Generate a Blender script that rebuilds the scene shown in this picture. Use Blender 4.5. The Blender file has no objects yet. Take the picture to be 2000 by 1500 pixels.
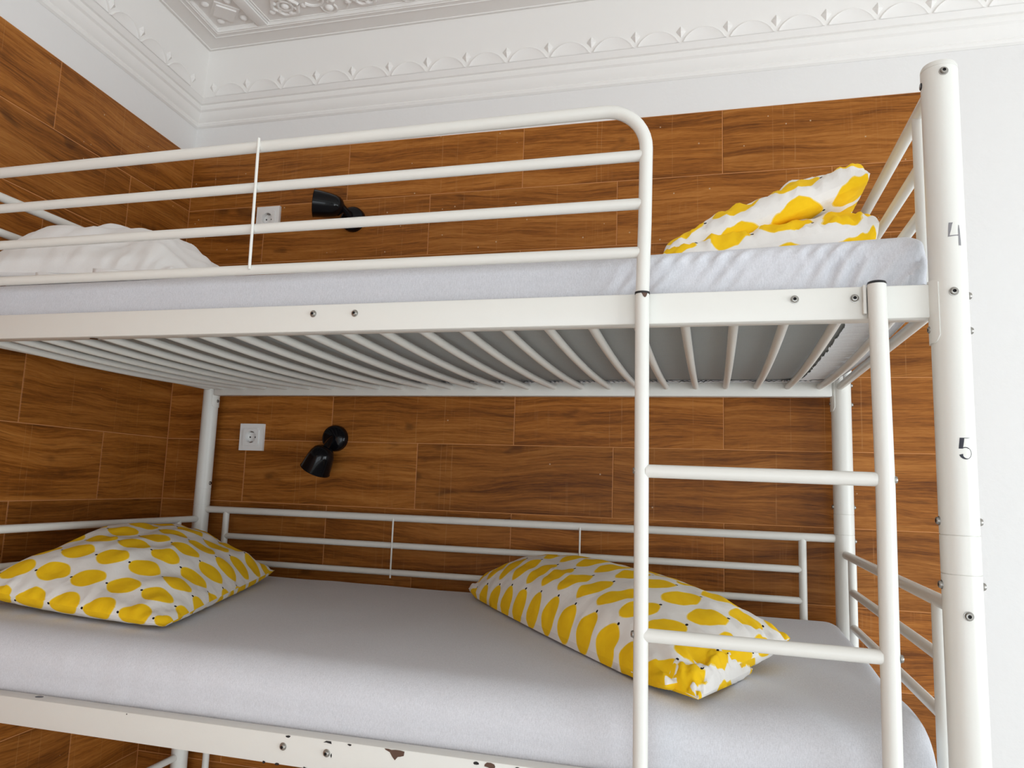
import bpy, math, random
from mathutils import Vector, Matrix, noise

random.seed(7)
C = bpy.context.scene.collection
PI = math.pi
def R(d): return math.radians(d)

# ---------------------------------------------------------------- calibration
Z0 = 2.45                      # floor lies at -2.45 in the measured frame; every z below is raised by Z0
CAM = (1.76972, -2.14212, -0.91439 + Z0)
YAW, PITCH, ROLL, FPX = 0.260532, 0.133679, 0.034185, 1454.01
AL = 0.08308                   # the left wall is not quite square to the back wall
BX, BY, BROT = 2.1042, -0.0556, -0.0055
LB, W, RP = 1.9138, 0.9369, 0.0245

# ---------------------------------------------------------------- camera
cam = bpy.data.cameras.new('camera')
cam.sensor_fit = 'HORIZONTAL'; cam.sensor_width = 36.0
cam.lens = FPX / 2000.0 * 36.0
cam.clip_start = 0.05
camo = bpy.data.objects.new('camera', cam); C.objects.link(camo)
cy, sy, cp, sp = math.cos(YAW), math.sin(YAW), math.cos(PITCH), math.sin(PITCH)
fwd = Vector((-sy * cp, cy * cp, sp)); rgt = Vector((cy, sy, 0)); up = rgt.cross(fwd)
cr, sr = math.cos(ROLL), math.sin(ROLL)
r2 = rgt * cr + up * sr; u2 = -rgt * sr + up * cr
M = Matrix((r2, u2, -fwd)).transposed().to_4x4(); M.translation = Vector(CAM)
camo.matrix_world = M
bpy.context.scene.camera = camo

# ---------------------------------------------------------------- world, daylight, exposure
sc = bpy.context.scene
w = bpy.data.worlds.new('world'); sc.world = w; w.use_nodes = True
w.node_tree.nodes['Background'].inputs[0].default_value = (0.80, 0.88, 1.0, 1)
w.node_tree.nodes['Background'].inputs[1].default_value = 0.6
sc.view_settings.view_transform = 'Standard'
sc.view_settings.look = 'None'
sc.view_settings.exposure = 0.0
sc.view_settings.gamma = 1.0
sc.view_settings.use_curve_mapping = False
sc.cycles.use_denoising = True
sc.cycles.max_bounces = 9
sc.cycles.diffuse_bounces = 7
sc.cycles.sample_clamp_indirect = 8

def window_light(name, loc, rot, sx, sy_, watts, col):
    l = bpy.data.lights.new(name, 'AREA'); l.shape = 'RECTANGLE'; l.size = sx; l.size_y = sy_
    l.energy = watts; l.color = col
    o = bpy.data.objects.new(name, l); C.objects.link(o); o.location = loc; o.rotation_euler = rot
    return o
XR, YF, ZC = 5.8, -6.0, 0.557 + Z0
WR = (-4.4, -1.3, 0.06, 2.05)        # balcony door opening in the right wall: y0, y1, z0, z1
WF = (0.6, 4.2, 0.06, 2.05)          # balcony door opening in the front wall: x0, x1, z0, z1
window_light('daylight_right', (XR + 0.02, (WR[0] + WR[1]) / 2, (WR[2] + WR[3]) / 2), (0, R(90), 0), WR[3] - WR[2], WR[1] - WR[0], 148, (0.87, 0.945, 1.0))
window_light('daylight_front', ((WF[0] + WF[1]) / 2, YF - 0.02, (WF[2] + WF[3]) / 2), (R(90), 0, 0), WF[1] - WF[0], WF[3] - WF[2], 74, (0.87, 0.945, 1.0))
# ---------------------------------------------------------------- material helpers
def mat(name, col, rough=0.5, metal=0.0, spec=0.5):
    m = bpy.data.materials.new(name); m.use_nodes = True
    b = m.node_tree.nodes['Principled BSDF']
    b.inputs['Base Color'].default_value = (*col, 1); b.inputs['Roughness'].default_value = rough
    b.inputs['Metallic'].default_value = metal; b.inputs['Specular IOR Level'].default_value = spec
    return m
class NT:
    def __init__(s, m): s.t = m.node_tree; s.b = s.t.nodes['Principled BSDF']
    def n(s, typ, **kw):
        x = s.t.nodes.new(typ)
        for k, v in kw.items(): setattr(x, k, v)
        return x
    def put(s, sock, v):
        if hasattr(v, 'is_linked') or hasattr(v, 'node'): s.t.links.new(v, sock)
        else: sock.default_value = v
    def m(s, op, a, b=0.0, c=0.0, clamp=False):
        x = s.n('ShaderNodeMath', operation=op, use_clamp=clamp)
        s.put(x.inputs[0], a); s.put(x.inputs[1], b)
        if op in ('MULTIPLY_ADD', 'SMOOTH_MIN', 'COMPARE', 'WRAP'): s.put(x.inputs[2], c)
        return x.outputs[0]
    def mix(s, f, a, b):
        x = s.n('ShaderNodeMix', data_type='RGBA')
        s.put(x.inputs[0], f); s.put(x.inputs[6], a); s.put(x.inputs[7], b)
        return x.outputs[2]
    def noise(s, vec, scale, detail=3, rough=0.5):
        x = s.n('ShaderNodeTexNoise')
        s.put(x.inputs['Vector'], vec); x.inputs['Scale'].default_value = scale
        x.inputs['Detail'].default_value = detail; x.inputs['Roughness'].default_value = rough
        return x.outputs[0]
    def mapping(s, vec, scale=(1, 1, 1), loc=(0, 0, 0)):
        x = s.n('ShaderNodeMapping'); s.put(x.inputs[0], vec)
        s.put(x.inputs['Scale'], scale); s.put(x.inputs['Location'], loc)
        return x.outputs[0]
    def ramp(s, f, stops):
        x = s.n('ShaderNodeValToRGB'); s.put(x.inputs[0], f)
        e = x.color_ramp.elements
        while len(e) < len(stops): e.new(0.5)
        for k, (p, c) in enumerate(stops): e[k].position = p; e[k].color = (*c, 1)
        return x.outputs[0]
    def smooth(s, v, a, b):
        x = s.n('ShaderNodeMapRange', interpolation_type='SMOOTHSTEP'); s.put(x.inputs[0], v)
        x.inputs[1].default_value = a; x.inputs[2].default_value = b
        return x.outputs[0]
    def bump(s, h, dist, strength=1.0):
        x = s.n('ShaderNodeBump'); s.put(x.inputs['Height'], h)
        x.inputs['Distance'].default_value = dist; x.inputs['Strength'].default_value = strength
        s.t.links.new(x.outputs[0], s.b.inputs['Normal'])

# wood-look ceramic plank
def make_wood():
    m = mat('wood_look_tile', (0.2, 0.09, 0.03), 0.42, 0, 0.16); t = NT(m)
    co = t.n('ShaderNodeTexCoord').outputs['Object']
    rnd = t.n('ShaderNodeObjectInfo').outputs['Random']
    off = t.n('ShaderNodeCombineXYZ')
    t.put(off.inputs[0], t.m('MULTIPLY', rnd, 37.0)); t.put(off.inputs[1], t.m('MULTIPLY', rnd, 91.0)); t.put(off.inputs[2], t.m('MULTIPLY', rnd, 53.0))
    add = t.n('ShaderNodeVectorMath', operation='ADD'); t.put(add.inputs[0], co); t.put(add.inputs[1], off.outputs[0])
    p = add.outputs[0]
    warp = t.noise(t.mapping(p, (2.2, 1, 5.0)), 1.0, 2)
    wv = t.n('ShaderNodeCombineXYZ'); t.put(wv.inputs[2], t.m('MULTIPLY', t.m('SUBTRACT', warp, 0.5), 0.075))
    p2 = t.n('ShaderNodeVectorMath', operation='ADD'); t.put(p2.inputs[0], p); t.put(p2.inputs[1], wv.outputs[0]); p2 = p2.outputs[0]
    broad = t.noise(t.mapping(p2, (1.6, 1, 26)), 1.0, 3, 0.6)
    grain = t.noise(t.mapping(p2, (6.0, 1, 190)), 1.0, 4, 0.65)
    fine = t.noise(t.mapping(p2, (40, 1, 520)), 1.0, 2, 0.6)
    v = t.m('ADD', t.m('MULTIPLY', broad, 0.44), t.m('ADD', t.m('MULTIPLY', grain, 0.38), t.m('MULTIPLY', fine, 0.18)))
    col = t.ramp(v, [(0.33, (0.085, 0.026, 0.0045)), (0.43, (0.195, 0.062, 0.0090)), (0.51, (0.300, 0.103, 0.0160)), (0.63, (0.420, 0.165, 0.0350))])
    pore = t.m('MULTIPLY', t.smooth(t.noise(t.mapping(p2, (11, 1, 430)), 1.0, 2, 0.5), 0.56, 0.70), t.smooth(t.noise(p, 7.0, 2), 0.32, 0.62))
    knot = t.smooth(t.noise(t.mapping(p2, (7.0, 1, 17.0)), 1.0, 2, 0.5), 0.66, 0.76)
    col = t.mix(t.m('MAXIMUM', t.m('MULTIPLY', pore, 0.45), t.m('MULTIPLY', knot, 0.55)), col, (0.050, 0.016, 0.004, 1))
    # tile-to-tile tone
    tone = t.m('ADD', t.m('MULTIPLY', t.m('FRACT', t.m('MULTIPLY', rnd, 7.31)), 0.30), 0.84)
    mul = t.n('ShaderNodeMix', data_type='RGBA', blend_type='MULTIPLY'); mul.inputs[0].default_value = 1
    tc = t.n('ShaderNodeCombineColor'); [t.put(tc.inputs[i], tone) for i in range(3)]
    t.put(mul.inputs[6], col); t.put(mul.inputs[7], tc.outputs[0]); col = mul.outputs[2]
    sep = t.n('ShaderNodeSeparateXYZ'); t.put(sep.inputs[0], co); x, z = sep.outputs[0], sep.outputs[2]
    # printed saw marks: faint pale lines across the plank
    wob = t.m('MULTIPLY', t.m('SUBTRACT', t.noise(p, 9.0, 1), 0.5), 0.006)
    xx = t.m('ADD', x, wob)
    line = 0.0
    for k, (mulr, wid) in enumerate(((3.7, 0.0013), (5.9, 0.0010), (8.3, 0.0016))):
        pos = t.m('SUBTRACT', t.m('MULTIPLY', t.m('FRACT', t.m('MULTIPLY', rnd, mulr)), 0.5), 0.25)
        d = t.m('ABSOLUTE', t.m('SUBTRACT', xx, pos))
        l = t.m('LESS_THAN', d, wid); line = t.m('MAXIMUM', line, l) if k else l
    hatch = t.m('GREATER_THAN', t.noise(t.mapping(p, (170, 1, 5)), 1.0, 2), 0.60)
    patch = t.smooth(t.noise(p, 5.0, 1), 0.52, 0.64)
    line = t.m('MULTIPLY', t.m('MAXIMUM', t.m('MULTIPLY', line, 0.24), t.m('MULTIPLY', t.m('MULTIPLY', hatch, patch), 0.09)), t.smooth(t.noise(p, 26.0, 2), 0.30, 0.55))
    col = t.mix(line, col, (0.48, 0.24, 0.09, 1))
    # plaster and paint specks left near the ceiling
    geo = t.n('ShaderNodeNewGeometry').outputs['Position']
    vo = t.n('ShaderNodeTexVoronoi'); t.put(vo.inputs['Vector'], geo); vo.inputs['Scale'].default_value = 34
    sep2 = t.n('ShaderNodeSeparateXYZ'); t.put(sep2.inputs[0], geo)
    rr = t.n('ShaderNodeSeparateColor'); t.put(rr.inputs[0], vo.outputs['Color'])
    keep = t.m('GREATER_THAN', t.m('ADD', t.m('MULTIPLY', t.smooth(sep2.outputs[2], Z0 - 0.62, Z0 + 0.05), 0.42), t.m('MULTIPLY', rr.outputs[0], 0.6)), 0.55)
    speck = t.m('MULTIPLY', t.m('LESS_THAN', vo.outputs['Distance'], t.m('MULTIPLY', rr.outputs[1], 0.075)), keep)
    col = t.mix(t.m('MULTIPLY', speck, 0.85), col, (0.50, 0.36, 0.22, 1))
    t.t.links.new(col, t.b.inputs['Base Color'])
    t.bump(t.m('ADD', t.m('MULTIPLY', grain, 1.0), t.m('MULTIPLY', broad, 0.6)), 0.0008, 0.5)
    t.put(t.b.inputs['Roughness'], t.m('ADD', t.m('MULTIPLY', fine, 0.2), 0.34))
    return m

def make_plaster(name, col, amp=0.0012, scale=60):
    m = mat(name, col, 0.75, 0, 0.25); t = NT(m)
    co = t.n('ShaderNodeTexCoord').outputs['Object']
    t.bump(t.m('ADD', t.noise(co, scale, 3), t.m('MULTIPLY', t.noise(co, 7, 2), 1.5)), amp, 0.6)
    return m

def make_fabric(name, col, uvweave=False, melange=0.10):
    m = mat(name, col, 0.9, 0, 0.15); t = NT(m)
    co = t.n('ShaderNodeTexCoord').outputs['Object']
    n1 = t.noise(t.mapping(co, (420, 900, 900)), 1.0, 2, 0.7)
    n2 = t.noise(t.mapping(co, (1100, 160, 160)), 1.0, 2, 0.7)
    n3 = t.noise(t.mapping(co, (900, 420, 140)), 1.0, 2, 0.7)
    v = t.m('MULTIPLY', t.m('ADD', t.m('ADD', n1, n2), n3), 0.3333)
    f = t.smooth(v, 0.36, 0.64)
    c1 = tuple(c * (1 - melange) for c in col) + (1,); c2 = tuple(min(1, c * (1 + melange)) for c in col) + (1,)
    t.t.links.new(t.mix(f, c1, c2), t.b.inputs['Base Color'])
    t.b.inputs['Sheen Weight'].default_value = 0.15
    wr = t.noise(co, 14, 3)
    t.bump(t.m('ADD', t.m('MULTIPLY', v, 0.25), wr), 0.004, 0.35)
    return m

def make_lemon(name, pu, pv, rotdeg, ang, shear=0.0, shift=0.0):
    """white cotton printed with staggered lemons, each with a black stem dot; uv in metres"""
    m = mat(name, (0.8, 0.78, 0.74), 0.85, 0, 0.2); t = NT(m)
    uv = t.n('ShaderNodeUVMap').outputs[0]
    nz = t.n('ShaderNodeTexNoise'); t.put(nz.inputs['Vector'], uv); nz.inputs['Scale'].default_value = 16; nz.inputs['Detail'].default_value = 1
    sb = t.n('ShaderNodeVectorMath', operation='SUBTRACT'); t.put(sb.inputs[0], nz.outputs['Color']); sb.inputs[1].default_value = (0.5, 0.5, 0.5)
    sl = t.n('ShaderNodeVectorMath', operation='SCALE'); t.put(sl.inputs[0], sb.outputs[0]); sl.inputs['Scale'].default_value = 0.010
    ad = t.n('ShaderNodeVectorMath', operation='ADD'); t.put(ad.inputs[0], uv); t.put(ad.inputs[1], sl.outputs[0])
    mp = t.n('ShaderNodeMapping'); t.put(mp.inputs[0], ad.outputs[0]); mp.inputs['Rotation'].default_value = (0, 0, R(rotdeg))
    mp.inputs['Location'].default_value = (5.0 + shift, 5.0, 0)
    s = t.n('ShaderNodeSeparateXYZ'); t.put(s.inputs[0], mp.outputs[0])
    vv = t.m('DIVIDE', s.outputs[1], pv); row = t.m('FLOOR', vv)
    uu = t.m('ADD', t.m('DIVIDE', s.outputs[0], pu), t.m('MULTIPLY', row, shear))
    x = t.m('MULTIPLY', t.m('SUBTRACT', t.m('FRACT', uu), 0.5), pu)
    y = t.m('MULTIPLY', t.m('SUBTRACT', t.m('FRACT', vv), 0.5), pv)
    ca, sa = math.cos(R(ang)), math.sin(R(ang))
    xr = t.m('ADD', t.m('MULTIPLY', x, ca), t.m('MULTIPLY', y, sa))
    yr = t.m('SUBTRACT', t.m('MULTIPLY', y, ca), t.m('MULTIPLY', x, sa))
    hl, hh = pu * 0.44, pv * 0.37
    def lemon(hl, hh):
        q = t.m('DIVIDE', xr, hl)
        body = t.m('MULTIPLY', t.m('POWER', t.m('MAXIMUM', t.m('SUBTRACT', 1.0, t.m('MULTIPLY', t.m('MULTIPLY', q, q), 1.10)), 0.0), 0.62), hh)
        nib = t.m('MULTIPLY', t.m('MAXIMUM', t.m('SUBTRACT', 1.0, t.m('ABSOLUTE', q)), 0.0), hh * 0.62)
        return t.m('LESS_THAN', t.m('ABSOLUTE', yr), t.m('MAXIMUM', body, nib))
    yel = lemon(hl, hh); halo = lemon(hl * 1.02 + 0.0012, hh + 0.0014)
    dx = t.m('ADD', xr, hl + 0.0012); dot = t.m('LESS_THAN', t.m('SQRT', t.m('ADD', t.m('MULTIPLY', dx, dx), t.m('MULTIPLY', yr, yr))), 0.0030)
    col = t.mix(halo, (0.80, 0.775, 0.74, 1), (0.86, 0.66, 0.22, 1))
    col = t.mix(yel, col, t.mix(t.noise(uv, 60, 2), (0.86, 0.50, 0.006, 1), (0.90, 0.58, 0.012, 1)))
    col = t.mix(dot, col, (0.012, 0.010, 0.012, 1))
    t.t.links.new(col, t.b.inputs['Base Color'])
    t.bump(t.m('ADD', t.noise(uv, 26, 3), t.m('MULTIPLY', t.noise(uv, 700, 1), 0.08)), 0.006, 0.45)
    return m

WOOD = make_wood()
GROUT = mat('grout', (0.52, 0.23, 0.085), 0.8, 0, 0.2)
PLASTER = make_plaster('white_wall_paint', (0.77, 0.757, 0.742))
MOULD = make_plaster('white_ceiling_plaster', (0.83, 0.81, 0.78), 0.0006, 40)
def make_metal():
    m = mat('white_powder_coat', (0.71, 0.70, 0.655), 0.33, 0, 0.4); t = NT(m)
    co = t.n('ShaderNodeTexCoord').outputs['Object']
    t.bump(t.noise(co, 260, 2), 0.0002, 0.3)
    return m
METAL = make_metal()
STEEL = mat('bolt_steel', (0.33, 0.315, 0.29), 0.34, 1.0)
BLACK = mat('black_plastic', (0.008, 0.008, 0.010), 0.22, 0, 0.5)
LAMPB = mat('black_lamp_enamel', (0.004, 0.004, 0.005), 0.10, 0, 0.22)
DARK = mat('dark_hole', (0.012, 0.010, 0.010), 0.7)
RUST = mat('bare_rusty_metal', (0.095, 0.048, 0.030), 0.7)
INKD = mat('dark_stencil_paint', (0.018, 0.018, 0.028), 0.6)
INKG = mat('faded_stencil_paint', (0.22, 0.21, 0.22), 0.6)
SOCK = mat('white_socket_plastic', (0.78, 0.77, 0.75), 0.3)
SHEET = make_fabric('grey_jersey_sheet', (0.62, 0.625, 0.66))
HEM = make_fabric('pale_sheet_hem', (0.66, 0.655, 0.66), melange=0.04)
WPIL = make_fabric('white_pillow_cotton', (0.80, 0.79, 0.775), melange=0.02)
FLOOR = mat('floor_tile_beige', (0.74, 0.735, 0.725), 0.45)

# ---------------------------------------------------------------- mesh helpers
class MB:
    def __init__(s): s.v = []; s.f = []; s.uv = None
    def add(s, vs, fs):
        o = len(s.v); s.v += [tuple(p) for p in vs]; s.f += [tuple(i + o for i in f) for f in fs]
    def box(s, x0, x1, y0, y1, z0, z1, bev=0.0):
        if bev <= 0:
            s.add([(x, y, z) for x in (x0, x1) for y in (y0, y1) for z in (z0, z1)],
                  [(0, 1, 3, 2), (4, 6, 7, 5), (0, 4, 5, 1), (2, 3, 7, 6), (0, 2, 6, 4), (1, 5, 7, 3)])
            return s
        import bmesh
        bm = bmesh.new(); bmesh.ops.create_cube(bm, size=1)
        for v in bm.verts: v.co = ((x0 + x1) / 2 + v.co.x * (x1 - x0), (y0 + y1) / 2 + v.co.y * (y1 - y0), (z0 + z1) / 2 + v.co.z * (z1 - z0))
        bmesh.ops.bevel(bm, geom=bm.edges[:], offset=bev, segments=2, affect='EDGES', profile=0.5)
        bm.verts.index_update()
        s.add([v.co[:] for v in bm.verts], [[v.index for v in f.verts] for f in bm.faces]); bm.free()
        return s
    def tube(s, path, r, seg=14, caps=True):
        P = [Vector(p) for p in path]; n = len(P); rings = []
        rr = r if isinstance(r, (list, tuple)) else [r] * n
        t0 = (P[1] - P[0]).normalized()
        ref = Vector((0, 0, 1)) if abs(t0.z) < 0.9 else Vector((1, 0, 0))
        x = (ref - t0 * ref.dot(t0)).normalized(); vs = []
        for i in range(n):
            t = (P[min(i + 1, n - 1)] - P[max(i - 1, 0)]).normalized()
            x = (x - t * x.dot(t)).normalized(); y = t.cross(x)
            for k in range(seg):
                a = 2 * PI * k / seg; vs.append(P[i] + (x * math.cos(a) + y * math.sin(a)) * rr[i])
        fs = [(i * seg + k, i * seg + (k + 1) % seg, (i + 1) * seg + (k + 1) % seg, (i + 1) * seg + k) for i in range(n - 1) for k in range(seg)]
        if caps: fs += [tuple(range(seg))[::-1], tuple(range((n - 1) * seg, n * seg))]
        s.add(vs, fs); return s
    def lathe(s, prof, seg=24, origin=(0, 0, 0), axis=None):
        """prof: (radius, height) along axis"""
        q = Vector((0, 0, 1)).rotation_difference(Vector(axis).normalized()) if axis else None
        o = Vector(origin); vs = []
        for r, h in prof:
            for k in range(seg):
                a = 2 * PI * k / seg; p = Vector((r * math.cos(a), r * math.sin(a), h))
                vs.append(o + (q @ p if q else p))
        n = len(prof)
        fs = [(i * seg + k, i * seg + (k + 1) % seg, (i + 1) * seg + (k + 1) % seg, (i + 1) * seg + k) for i in range(n - 1) for k in range(seg)]
        if prof[0][0] > 1e-6: fs.append(tuple(range(seg))[::-1])
        if prof[-1][0] > 1e-6: fs.append(tuple(range((n - 1) * seg, n * seg)))
        s.add(vs, fs); return s
    def ball(s, c, rx, ry, rz, seg=12, rings=8):
        vs = []
        for i in range(rings + 1):
            th = PI * i / rings
            for k in range(seg):
                a = 2 * PI * k / seg
                vs.append((c[0] + rx * math.sin(th) * math.cos(a), c[1] + ry * math.sin(th) * math.sin(a), c[2] + rz * math.cos(th)))
        s.add(vs, [(i * seg + k, (i + 1) * seg + k, (i + 1) * seg + (k + 1) % seg, i * seg + (k + 1) % seg) for i in range(rings) for k in range(seg)])
        return s
    def prism(s, poly, d0, d1, tr):
        """poly of 2-D points, extruded between two depths; tr(u, v, d) -> point"""
        n = len(poly)
        vs = [tr(u, v, d0) for u, v in poly] + [tr(u, v, d1) for u, v in poly]
        s.add(vs, [tuple(range(n)), tuple(range(n, 2 * n))[::-1]] + [(i, n + i, n + (i + 1) % n, (i + 1) % n) for i in range(n)])
        return s
    def grid(s, fn, nu, nv, closed_u=False):
        vs = [fn(i / nu, j / nv) for i in range(nu + 1) for j in range(nv + 1)]
        s.add(vs, [(i * (nv + 1) + j, (i + 1) * (nv + 1) + j, (i + 1) * (nv + 1) + j + 1, i * (nv + 1) + j + 1) for i in range(nu) for j in range(nv)])
        return s
    def mesh(s, name, m, smooth=True, ang=40):
        me = bpy.data.meshes.new(name); me.from_pydata(s.v, [], s.f); me.materials.append(m)
        if s.uv:
            l = me.uv_layers.new(name='UVMap')
            for lp in me.loops: l.data[lp.index].uv = s.uv[lp.vertex_index]
        import bmesh
        bm = bmesh.new(); bm.from_mesh(me); bmesh.ops.recalc_face_normals(bm, faces=bm.faces[:]); bm.to_mesh(me); bm.free()
        if smooth:
            me.shade_smooth(); me.set_sharp_from_angle(angle=R(ang))
        return me
def link(name, me, parent=None, loc=(0, 0, 0), rot=(0, 0, 0)):
    o = bpy.data.objects.new(name, me); C.objects.link(o); o.location = loc; o.rotation_euler = rot
    if parent: o.parent = parent
    return o
def obj(name, mb, m, parent=None, smooth=True, ang=40, loc=(0, 0, 0), rot=(0, 0, 0)):
    return link(name, mb.mesh(name, m, smooth, ang), parent, loc, rot)
def tag(o, label, cat, group=None):
    o['label'] = label; o['category'] = cat
    if group: o['group'] = group
    return o
def struct(o, label=None):
    o['kind'] = 'structure'
    if label: o['label'] = label
    return o
def empty(name, loc=(0, 0, 0), rot=(0, 0, 0)):
    o = bpy.data.objects.new(name, None); C.objects.link(o); o.location = loc; o.rotation_euler = rot; o.empty_display_size = 0.1
    return o

# ================================================================= ROOM SHELL
PHI = AL - PI / 2                                   # left wall: local x runs along the wall towards the camera, local y into the room
T = Vector((math.sin(AL), -math.cos(AL), 0)); LN = Vector((math.cos(AL), math.sin(AL), 0))
ZT = 0.1966 + Z0                                    # top of the tiling
f = struct(obj('floor', MB().box(-0.4, XR + 0.3, YF - 0.3, 0.2, -0.12, 0), FLOOR, smooth=False), 'beige tiled floor of the room')
wb = struct(obj('wall_back', MB().box(-0.2, XR + 0.2, 0.0045, 0.16, 0, ZC + 0.06), PLASTER, smooth=False), 'white painted wall behind the bunk bed, its lower part clad in wood-look tiles')
wl = struct(obj('wall_left', MB().box(-0.1, 6.3, -0.16, -0.0045, 0, ZC + 0.06), PLASTER, smooth=False, rot=(0, 0, PHI)), 'white painted left wall, its lower part clad in wood-look tiles')
def wall_open(name, tr, u0, u1, o, label):
    """a wall with one balcony door opening; tr maps (u, depth, z)"""
    mb = MB()
    a0, a1, z0, z1 = o
    for (p, q, r_, s_) in ((u0, a0, 0, ZC + 0.06), (a1, u1, 0, ZC + 0.06), (a0, a1, 0, z0), (a0, a1, z1, ZC + 0.06)):
        x = MB().box(p, q, 0, 0.16, r_, s_); mb.add([tr(*v) for v in x.v], x.f)
    return struct(obj(name, mb, PLASTER, smooth=False), label)
wall_open('wall_right', lambda u, d, z: (XR + d, u, z), YF - 0.2, 0.2, WR, 'white right wall with a tall balcony door')
wall_open('wall_front', lambda u, d, z: (u, YF - d, z), -0.9, XR + 0.2, WF, 'white wall behind the camera with a tall balcony door')
def door_frame(name, tr, o, label):
    a0, a1, z0, z1 = o; mb = MB(); am = (a0 + a1) / 2
    for (p, q, r_, s_) in ((a0, a0 + 0.07, z0, z1), (a1 - 0.07, a1, z0, z1), (am - 0.06, am + 0.06, z0, z1), (a0, a1, z1 - 0.07, z1), (a0, a1, z0, z0 + 0.12), (a0, a1, z0 + 1.0, z0 + 1.05)):
        x = MB().box(p, q, -0.03, 0.02, r_, s_); mb.add([tr(*v) for v in x.v], x.f)
    return struct(obj(name, mb, METAL, smooth=False), label)
door_frame('window_1', lambda u, d, z: (XR - 0.01 + d * 0.5, u, z), WR, 'white framed balcony door in the right wall')
door_frame('window_2', lambda u, d, z: (u, YF + 0.01 - d * 0.5, z), WF, 'white framed balcony door behind the camera')

# grout beds and the planks, one object each
XE = 2.3775                                          # right-hand end of the tiling on the back wall
obj('grout_bed', MB().box(-0.01, XE, 0.0012, 0.006, 0, ZT), GROUT, wb, smooth=False)
obj('grout_bed', MB().box(-0.012, 3.4, -0.006, -0.0012, 0, ZT), GROUT, wl, smooth=False)
tile_cache = {}
def tile(parent, x0, x1, z0, z1, ysign, name='tile'):
    g = 0.00125
    L, H = round(x1 - x0 - 2 * g, 4), round(z1 - z0 - 2 * g, 4)
    if L < 0.01 or H < 0.01: return
    k = (L, H, ysign)
    if k not in tile_cache:
        mb = MB(); e = 0.0012; d = 0.005 * ysign; s_ = ysign
        xs, zs = L / 2, H / 2
        vs = [(-xs + e, 0, -zs + e), (xs - e, 0, -zs + e), (xs - e, 0, zs - e), (-xs + e, 0, zs - e),
              (-xs, e * s_ * 0.7, -zs), (xs, e * s_ * 0.7, -zs), (xs, e * s_ * 0.7, zs), (-xs, e * s_ * 0.7, zs),
              (-xs, d, -zs), (xs, d, -zs), (xs, d, zs), (-xs, d, zs)]
        fs = [(0, 1, 2, 3)] + [(i, (i + 1) % 4, 4 + (i + 1) % 4, 4 + i) for i in range(4)] + [(4 + i, 4 + (i + 1) % 4, 8 + (i + 1) % 4, 8 + i) for i in range(4)] + [(8, 11, 10, 9)]
        mb.add(vs, fs); tile_cache[k] = mb.mesh(name, WOOD, smooth=False)
    link(name, tile_cache[k], parent, ((x0 + x1) / 2, random.uniform(-0.0002, 0.0002), (z0 + z1) / 2))
def rows():
    z1 = ZT; z0 = Z0; k = 0
    while z1 > 0.02:
        yield k, max(z0, 0.0), z1
        z1 = z0; z0 -= 0.2; k += 1
for k, z0, z1 in rows():
    xs = [0.0] + [x for x in ([0.610, 1.210, 1.810] if k % 2 == 0 else [0.3055, 0.9055, 1.5055, 2.1055])] + [XE]
    for a, b in zip(xs, xs[1:]): tile(wb, a, b, z0, z1, 1)
    xs = [0.0] + ([0.617, 1.217, 1.817, 2.417] if k % 2 == 0 else [0.305, 0.905, 1.505, 2.105]) 
    for a, b in zip(xs, xs[1:]): tile(wl, a, b, z0, z1, -1)

# ---------------------------------------------------------------- cornice, frieze and ceiling
def corner(s):                                       # where lines at distance s from both walls meet
    return Vector(((s + s * math.sin(AL)) / math.cos(AL), -s, 0))
PROF = [(-0.004, 0.308), (0.004, 0.312), (0.008, 0.319), (0.007, 0.324), (0.013, 0.329), (0.020, 0.341), (0.024, 0.354), (0.031, 0.359),
        (0.034, 0.366), (0.0345, 0.372), (0.0325, 0.3735), (0.0325, 0.3750), (0.039, 0.3775), (0.0445, 0.3835), (0.0470, 0.389)]
FR0, FR1 = (0.0510, 0.3925), (0.0845, 0.547)            # the frieze slopes between these
def run_back(prof, x1):
    n = len(prof); vs = []
    for s, z in prof: vs.append(corner(s) + Vector((0, 0, z + Z0)))
    for s, z in prof: vs.append(Vector((x1, -s, z + Z0)))
    return vs, [(i, i + 1, n + i + 1, n + i) for i in range(n - 1)]
def run_left(prof, t1):
    n = len(prof); vs = []
    for s, z in prof: vs.append(corner(s) + Vector((0, 0, z + Z0)))
    for s, z in prof: vs.append(LN * s + T * t1 + Vector((0, 0, z + Z0)))
    return vs, [(i, i + 1, n + i + 1, n + i) for i in range(n - 1)]
def mk(name, data, m, label, ang=25):
    mb = MB(); mb.add(*data); return struct(obj(name, mb, m, ang=ang), label)
tb = mk('trim_1', run_back(PROF + [FR0, FR1], XR), MOULD, 'white plaster cornice with a scalloped frieze along the back wall')
tl = mk('trim_2', run_left(PROF + [FR0, FR1], 6.0), MOULD, 'white plaster cornice with a scalloped frieze along the left wall')
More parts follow.
